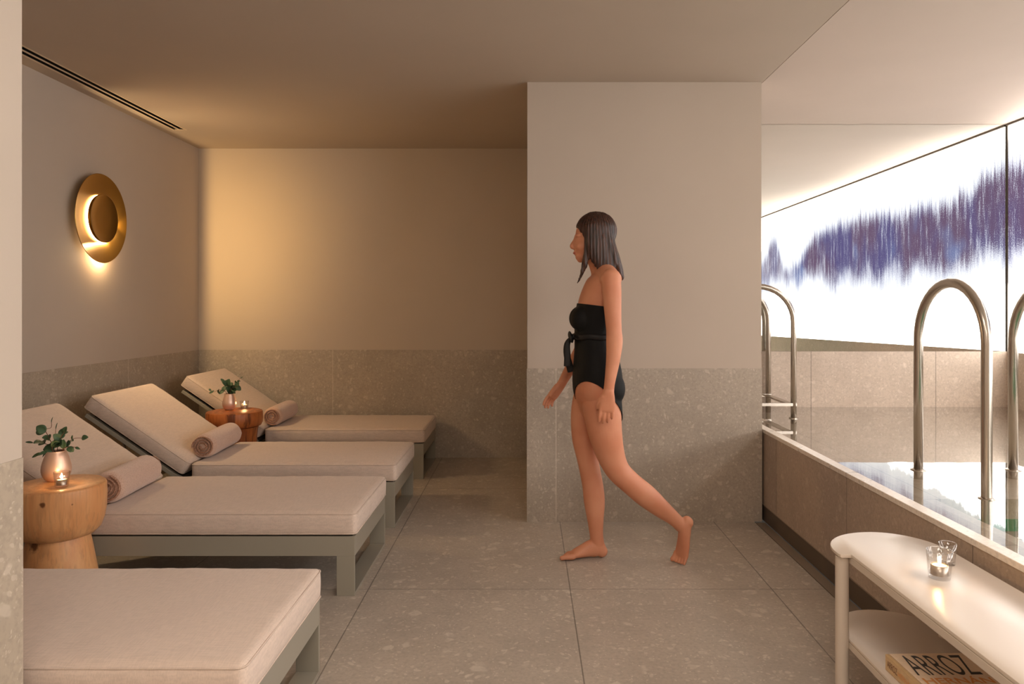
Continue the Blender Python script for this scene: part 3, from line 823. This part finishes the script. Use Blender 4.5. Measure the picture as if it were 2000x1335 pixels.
for k_, e_ in ((-60, 6), (-28, 7), (8, 6)):
    a_ = math.radians(k_); light('lamp_diode', 'POINT', (SX+.063, SY+.150*math.cos(a_), SZ+.150*math.sin(a_)), e_, (1, .70, .38), shadow_soft_size=.006)
light('lamp_back_glow', 'POINT', (SX+.022, SY+.06, SZ-.215), 3.2, (1, .70, .36), shadow_soft_size=.02)

# ------------------------------------------------------------------ pool ladders
def arc(c, r, a0, a1, ax, n=18):
    out = []
    for i in range(n+1):
        a = math.radians(a0+(a1-a0)*i/n)
        d = Vector((math.cos(a), 0, math.sin(a))) if ax == 'x' else Vector((0, math.cos(a), math.sin(a)))
        out.append(Vector(c)+d*r)
    return out
WZ = KZ-.006
nl = empty('pool_ladder', (1.85, 2.86, .475), 'near stainless steel pool ladder with tall looped handrails', 'pool ladder')
o0 = nl.location
for x in (1.65, 2.05):
    pts = [Vector((x, 2.63, -.55)), Vector((x, 2.63, .2)), Vector((x, 2.63, 1.06))]+arc((x, 2.86, 1.06), .23, 180, 0, 'y')[1:]+[Vector((x, 3.09, .476))]
    bm = bmesh.new(); tube(bm, [p-o0 for p in pts], .0185, 16); h_ = obj('handrail', bm, M['steel'], nl, True)
    for y in (3.09,):
        bm = bmesh.new(); lathe(bm, [(.020, KZ-.040-o0.z), (.031, KZ-.040-o0.z), (.031, KZ-.003-o0.z), (.020, KZ+.002-o0.z)], cx=x-o0.x, cy=y-o0.y, n=24); obj('flange', bm, M['steel'], h_, angle=30)
    bm = bmesh.new(); lathe(bm, [(.019, KZ-.014-o0.z), (.028, KZ-.014-o0.z), (.028, KZ-.003-o0.z), (.020, KZ+.001-o0.z)], cx=x-o0.x, cy=2.63-o0.y, n=24); obj('flange', bm, M['steel'], h_, angle=30)
for z in (.36, .08, -.20):
    obj('tread', B(1.67-o0.x, 2.03-o0.x, 2.59-o0.y, 2.67-o0.y, z-o0.z, z+.02-o0.z, bev=.004), M['steel'], nl)
fl = empty('pool_ladder', (1.42, 4.75, KZ-.006), 'far stainless steel pool handrails with a step, half hidden by the column', 'pool ladder')
o0 = fl.location
for y, a in ((4.51, 0), (4.985, 0)):
    pts = [Vector((1.20, y, .476 if False else KZ-.005)), Vector((1.20, y, 1.10))]+arc((1.42, y, 1.10), .22, 180, 0, 'x')[1:]+[Vector((1.64, y, .476))]
    bm = bmesh.new(); tube(bm, [p-o0 for p in pts], .0175, 16); h_ = obj('handrail', bm, M['steel'], fl, True)
    if y < 4.9:
        bm = bmesh.new(); lathe(bm, [(.019, KZ-.006-o0.z), (.028, KZ-.006-o0.z), (.028, KZ-o0.z), (.019, KZ+.002-o0.z)], cx=1.64-o0.x, cy=y-o0.y, n=24); obj('flange', bm, M['steel'], h_, angle=30)
bm = bmesh.new()
box(bm, 1.20-o0.x, 1.655-o0.x, 4.495-o0.y, 4.512-o0.y, .585-o0.z, .603-o0.z); box(bm, 1.20-o0.x, 1.655-o0.x, 4.965-o0.y, 4.982-o0.y, .585-o0.z, .603-o0.z)
for x in (1.20, 1.39, 1.60): box(bm, x-o0.x, x+.04-o0.x, 4.512-o0.y, 4.965-o0.y, .590-o0.z, .601-o0.z)
obj('step_grating', bm, M['steel'], fl)

# ------------------------------------------------------------------ the walking woman
Y0 = 3.45
wm = empty('person', (P(1165, 600, Y0).x, Y0, 0), 'woman in a black strapless swimsuit walking barefoot to the left past the column', 'person')
WL = wm.location.copy()
def Q(px, py, Y=Y0): return P(px, py, Y)
def torso(bm, g=0.0):
    lv = [(788, 1131, 1206, .140), (765, 1122, 1212, .160), (738, 1120, 1213, .166), (705, 1122, 1207, .155), (675, 1124, 1200, .132), (650, 1124, 1198, .122), (622, 1125, 1203, .132), (592, 1130, 1208, .140), (566, 1139, 1210, .150), (547, 1147, 1207, .148), (534, 1154, 1199, .100), (524, 1157, 1190, .058)]
    pts = []
    for y, a, b, hw in lv:
        A_, B_ = Q(a, y), Q(b, y)
        pts.append(((A_+B_)/2, hw+g, (B_.x-A_.x)/2+g))
    limb(bm, pts, n=36, k=4, power=2.15)
    for s in (-1, 1):
        c = Q(1137, 622); ball(bm, (c.x, Y0+s*.062, c.z), .054+g, .052+g, .056+g)       # bust
        c = Q(1188, 755); ball(bm, (c.x, Y0+s*.070, c.z), .066+g, .078+g, .080+g)       # seat
def legs(bm, g=0.0, top_only=False):
    near = [(Q(1170, 752, 3.385), .080, .086), (Q(1175, 790, 3.375), .083, .089), (Q(1181, 840, 3.378), .076, .080), (Q(1192, 885, 3.385), .062, .066), (Q(1207, 918, 3.39), .053, .056),
            (Q(1232, 943, 3.395), .050, .052), (Q(1262, 968, 3.40), .050, .053), (Q(1292, 993, 3.405), .041, .043), (Q(1316, 1012, 3.41), .030, .033), (Q(1330, 1026, 3.412), .027, .031)]
    far = [(Q(1158, 752, 3.515), .080, .080), (Q(1148, 800, 3.525), .081, .080), (Q(1144, 850, 3.52), .070, .068), (Q(1147, 890, 3.51), .054, .053), (Q(1151, 912, 3.505), .050, .050),
           (Q(1158, 950, 3.50), .050, .050), (Q(1161, 980, 3.50), .050, .050), (Q(1163, 1015, 3.495), .040, .039), (Q(1165, 1045, 3.49), .030, .032), (Q(1167, 1064, 3.49), .028, .034)]
    if top_only:
        near = [(p, a+g, b+g) for p, a, b in near[:3]]; far = [(p, a+g, b+g) for p, a, b in far[:3]]
    limb(bm, near, k=5); limb(bm, far, k=5)
bm = bmesh.new()
torso(bm); legs(bm)
# shoulders and neck
ns, fs = Vector((Q(1193, 545, 3.30).x, 3.30, Q(1193, 545, 3.30).z)), Vector((Q(1186, 545, 3.60).x, 3.60, Q(1186, 545, 3.60).z))
mid = Q(1178, 534)
limb(bm, [(ns, .05, .044), (ns.lerp(mid, .5)+Vector((0, 0, .008)), .048, .048), (mid+Vector((0, 0, .01)), .05, .05), (fs.lerp(mid, .5)+Vector((0, 0, .008)), .048, .048), (fs, .05, .044)], side=(1, 0, 0), k=4)
limb(bm, [(Q(1178, 540), .062, .056), (Q(1174, 526), .051, .050), (Q(1169, 512), .047, .049), (Q(1163, 495), .047, .052)], k=4)
# near (left) arm
na = [(ns+Vector((0, -.005, .006)), .043, .045), (Q(1195, 570, 3.275), .041, .043), (Q(1197, 610, 3.262), .036, .038), (Q(1199, 645, 3.255), .032, .035), (Q(1200, 668, 3.25), .032, .037), (Q(1197, 705, 3.245), .027, .031), (Q(1191, 745, 3.24), .021, .024), (Q(1189, 762, 3.24), .017, .024), (Q(1188, 770, 3.24), .016, .026)]
limb(bm, na, k=4)
def hand(bm, wrist, d, across, palm_n, s=1.0, curl=.5, thumb=1):
    """wrist point, direction of the fingers, direction across the palm towards the thumb, palm normal"""
    d, a, n_ = d.normalized(), across.normalized(), palm_n.normalized()
    pl = .080*s
    limb(bm, [(wrist-d*.01, .017, .025), (wrist+d*pl*.35, .0155, .033), (wrist+d*pl*.75, .014, .037), (wrist+d*pl, .012, .036)], side=n_, n=16, k=4, power=2.4)
    for i, (off, L) in enumerate(((.0285, .068), (.0095, .076), (-.0095, .070), (-.0275, .056))):
        b = wrist+d*(pl*(.93 if i < 3 else .86))+a*off*s
        pts = [(b, .0082, .0085)]; dirn = d+a*off*1.8; p = b.copy(); ang = curl*(.55+.12*i)
        for seg, r in ((.46, .0080), (.30, .0074), (.24, .0062)):
            dirn = (Matrix.Rotation(0, 3, a) @ dirn.normalized())
            p = p+dirn*L*seg*s; pts.append((p.copy(), r, r))
            q = dirn.normalized()*math.cos(ang)+n_*math.sin(ang); dirn = q
        limb(bm, pts, side=n_, n=12, k=3)
    b = wrist+d*pl*.22+a*.024*s
    limb(bm, [(b, .013, .013), (b+d*.022*s+a*.014*s+n_*.008, .0115, .0115), (b+d*.045*s+a*.020*s+n_*.014, .0095, .0095), (b+d*.064*s+a*.020*s+n_*.018, .0078, .0078)], side=n_, n=12, k=3)
hand(bm, Q(1188, 768, 3.238), Vector((-.10, .02, -1)), Vector((-1, 0, .1)), Vector((0.1, 1, 0)), .92, .45)
# far (right) arm swinging forward
fa = [(fs, .043, .044), (Q(1172, 585, 3.63), .040, .041), (Q(1155, 630, 3.64), .034, .036), (Q(1141, 668, 3.64), .031, .034), (Q(1128, 695, 3.635), .029, .033), (Q(1112, 722, 3.63), .024, .027), (Q(1098, 747, 3.62), .018, .022), (Q(1095, 752, 3.62), .017, .023)]
limb(bm, fa, k=4)
hand(bm, Q(1096, 751, 3.62), Vector((-.62, -.05, -.8)), Vector((-.5, -.7, .4)), Vector((.6, -.6, -.3)), .92, .40)
# head
rt = Matrix.Rotation(math.radians(-14), 4, 'Y')
c = Q(1161, 456); ball(bm, c, .090, .071, .083, rt)
c = Q(1147, 478); ball(bm, c, .066, .056, .082, rt)
c = Q(1139, 499); ball(bm, c, .038, .036, .026, rt)
c = Q(1134, 507); ball(bm, c, .017, .020, .014)
for s in (-1, 1):
    c = Q(1136, 482); ball(bm, (c.x, Y0+s*.030, c.z), .028, .024, .026)               # cheek
    c = Q(1130, 461); ball(bm, (c.x, Y0+s*.026, c.z), .020, .022, .009)               # brow ridge
    c = Q(1166, 478); ball(bm, (c.x, Y0+s*.072, c.z), .014, .008, .026, rt)           # ear
limb(bm, [(Q(1126, 463), .008, .008), (Q(1121, 472), .008, .009), (Q(1116.5, 481), .012, .010), (Q(1121, 485), .013, .006)], n=14, k=3)
c = Q(1123.5, 491.5); ball(bm, c, .009, .020, .0045); c = Q(1124.5, 496); ball(bm, c, .009, .018, .0050)
# near foot, heel raised, resting on its toes
ft = Vector((-.58, .81, 0)).normalized(); fw = Vector((-.81, -.58, 0))
hz = Vector((0, 0, 1))
limb(bm, [(Q(1342, 1016, 3.412), .024, .022), (Q(1338, 1030, 3.412), .029, .030), (Q(1336, 1048, 3.415), .031, .026), (Q(1334, 1066, 3.418), .037, .019), (Q(1331, 1083, 3.42), .040, .014)], side=ft, n=18, k=4)
ball(bm, Q(1345, 1020, 3.412), .022, .025, .026)
tb = Q(1330, 1082, 3.42); tb.z = .028
for i, (o_, r, L) in enumerate(((.033, .0125, .034), (.0135, .0080, .032), (-.0025, .0076, .030), (-.0185, .0074, .027), (-.034, .0072, .022))):
    p = tb+ft*o_; limb(bm, [(p-fw*.004+Vector((0, 0, .012)), r, r), (p+fw*.006+Vector((0, 0, -.004)), r, r), (p+fw*(.004+L*.5)+Vector((0, 0, r-.028+.001)), r, r*.95)], side=ft, n=12, k=3)
# far foot flat on the floor
def G(px, z, Y): return Vector(((px-VX)*Y/F, Y, z))
limb(bm, [(G(1176, .030, 3.49), .026, .028), (G(1168, .044, 3.49), .030, .041), (G(1154, .046, 3.488), .032, .040), (G(1140, .036, 3.486), .035, .031), (G(1126, .025, 3.482), .041, .022), (G(1118, .018, 3.48), .041, .0155)], side=(0, 1, 0), n=18, k=4)
for i, (o_, r, L) in enumerate(((-.033, .0128, .040), (-.0125, .0082, .039), (.0035, .0078, .034), (.0190, .0074, .028), (.034, .0072, .021))):
    b = G(1114, .016, 3.48+o_); limb(bm, [(b+Vector((.012, 0, .002)), r, r), (b+Vector((-L*.5, 0, .001)), r, r*.95), (b+Vector((-L, 0, r-.0155)), r*.95, r*.85)], n=12, k=3)
me = remesh(bm, .0036, 3, .5)
me.transform(Matrix.Translation(-WL)); me.name = 'body'
body = link('body', me, M['skin'], wm, True)
# face details
for s in (-1, 1):
    c = Q(1128.5, 467.5); bm = bmesh.new(); ball(bm, (c.x-WL.x, Y0+s*.026-WL.y, c.z), .0075, .011, .0055, seg=16); obj('eye', bm, M['eye'], body, True)
    c = Q(1125.5, 459.5); bm = bmesh.new(); limb(bm, [(Vector((c.x-WL.x+.003, Y0+s*.012-WL.y, c.z)), .002, .002), (Vector((c.x-WL.x+.004, Y0+s*.028-WL.y, c.z+.003)), .0024, .0024), (Vector((c.x-WL.x+.016, Y0+s*.042-WL.y, c.z)), .0015, .0015)], side=(0, 0, 1), n=8, k=3); obj('eyebrow', bm, M['lash'], body, True)
bm = bmesh.new(); c = Q(1122.8, 494); ball(bm, (c.x-WL.x-.0005, Y0-WL.y, c.z), .0085, .0185, .0065, seg=16); obj('lips', bm, m_plain('lips', (170, 92, 78), .45), body, True)
# swimsuit: the torso a little larger, cut at the neckline and at the two leg openings
bm = bmesh.new(); torso(bm, .0050); legs(bm, .0050, True)
me = remesh(bm, .0055, 5, .5)
bm = bmesh.new(); bm.from_mesh(me); bpy.data.meshes.remove(me)
def cut(bm, co, no):
    bmesh.ops.bisect_plane(bm, geom=list(bm.verts)+list(bm.edges)+list(bm.faces), plane_co=co, plane_no=no, clear_outer=True, clear_inner=False)
cut(bm, Q(1127, 592), Vector((.13, 0, 1)))
for s in (-1, 1):
    a_ = Vector((Q(1150, 0).x, Y0+s*.022, Q(0, 789).z)); b_ = Vector((Q(1150, 0).x, Y0+s*.170, Q(0, 737).z)); dv = (b_-a_)
    cut(bm, a_, Vector((-.10, s*dv.z, -s*dv.y*s*1.0 if False else -abs(dv.y))))
bm.transform(Matrix.Translation(-WL))
sw = obj('swimsuit', bm, M['swim'], wm, True)
md = sw.modifiers.new('solid', 'SOLIDIFY'); md.thickness = .002; md.offset = -1
# waist tie and bow
bm = bmesh.new(); n = 48; rings = []
for dz, g in ((-.014, .0070), (-.007, .0105), (.007, .0105), (.014, .0070)):
    c0, c1 = Q(1124, 656), Q(1199, 656); cx = (c0.x+c1.x)/2; a = (c1.x-c0.x)/2+g; b = .123+g
    rings.append([Vector((cx-WL.x+a*math.copysign(abs(math.cos(2*PI*i/n))**.93, math.cos(2*PI*i/n)), b*math.copysign(abs(math.sin(2*PI*i/n))**.93, math.sin(2*PI*i/n)), c0.z+dz+.003*math.sin(i*.8))) for i in range(n)])
ringloop(bm, rings, True, False); tie = obj('waist_tie', bm, M['swim_tie'], sw, True)
md = tie.modifiers.new('solid', 'SOLIDIFY'); md.thickness = .003; md.offset = -1
bm = bmesh.new(); k0 = Q(1120, 657)-WL; k0.y = -.01
ball(bm, k0, .016, .018, .015)
for s in (-1, 1):
    limb(bm, [(k0+Vector((-.006, 0, 0)), .006, .004), (k0+Vector((-.018, s*.030, .012)), .006, .014), (k0+Vector((-.016, s*.052, -.004)), .006, .015), (k0+Vector((-.008, s*.030, -.018)), .005, .010), (k0, .005, .004)], side=(1, 0, 0), n=10, k=4)
    limb(bm, [(k0+Vector((-.010, s*.006, -.004)), .004, .008), (k0+Vector((-.030, s*.012, -.035)), .004, .014), (k0+Vector((-.030, s*.020, -.090)), .003, .016), (k0+Vector((-.020+.01*s, s*.024, -.150-.015*s)), .003, .018)], side=(0, 1, 0), n=10, k=4)
obj('bow', bm, M['swim_tie'], sw, True)
# hair
bm = bmesh.new(); c = Q(1164, 452); ball(bm, c, .098, .083, .094, Matrix.Rotation(math.radians(-14), 4, 'Y'), 40)
pl_a, pl_b = Q(1122, 436), Q(1158, 496); dv = pl_b-pl_a; no = Vector((dv.z, 0, -dv.x))
r = bmesh.ops.bisect_plane(bm, geom=list(bm.verts)+list(bm.edges)+list(bm.faces), plane_co=pl_a, plane_no=no, clear_outer=True)
ed = [e for e in bm.edges if e.is_boundary]
bmesh.ops.contextual_create(bm, geom=ed)
for s in (-1, 1):
    limb(bm, [(Q(1160, 440, Y0+s*.060), .022, .045), (Q(1164, 470, Y0+s*.072), .018, .050), (Q(1172, 497, Y0+s*.072), .018, .050), (Q(1184, 520, Y0+s*.068), .016, .042), (Q(1192, 536, Y0+s*.062), .012, .030)], k=5)
    limb(bm, [(Q(1146, 462, Y0+s*.062), .010, .014), (Q(1146, 490, Y0+s*.066), .009, .016), (Q(1142, 515, Y0+s*.064), .008, .014), (Q(1134, 540, Y0+s*.058), .004, .006), (Q(1128, 552, Y0+s*.055), .002, .003)], k=5)
limb(bm, [(Q(1178, 445), .074, .040), (Q(1188, 480), .078, .034), (Q(1198, 508), .078, .030), (Q(1207, 530), .070, .022), (Q(1212, 542), .060, .014)], k=5, n=28)
me = remesh(bm, .0045, 3, .5)
for v in me.vertices:
    nn = v.normal; a = math.atan2(v.co.y-Y0, v.co.x-Q(1164, 452).x)
    v.co += nn*(.0018*math.sin(a*38+v.co.z*8)+.002*noise.noise(Vector((v.co.x*60, v.co.y*60, v.co.z*9))))
me.transform(Matrix.Translation(-WL)); me.name = 'hair'
link('hair', me, M['hair'], body, True)
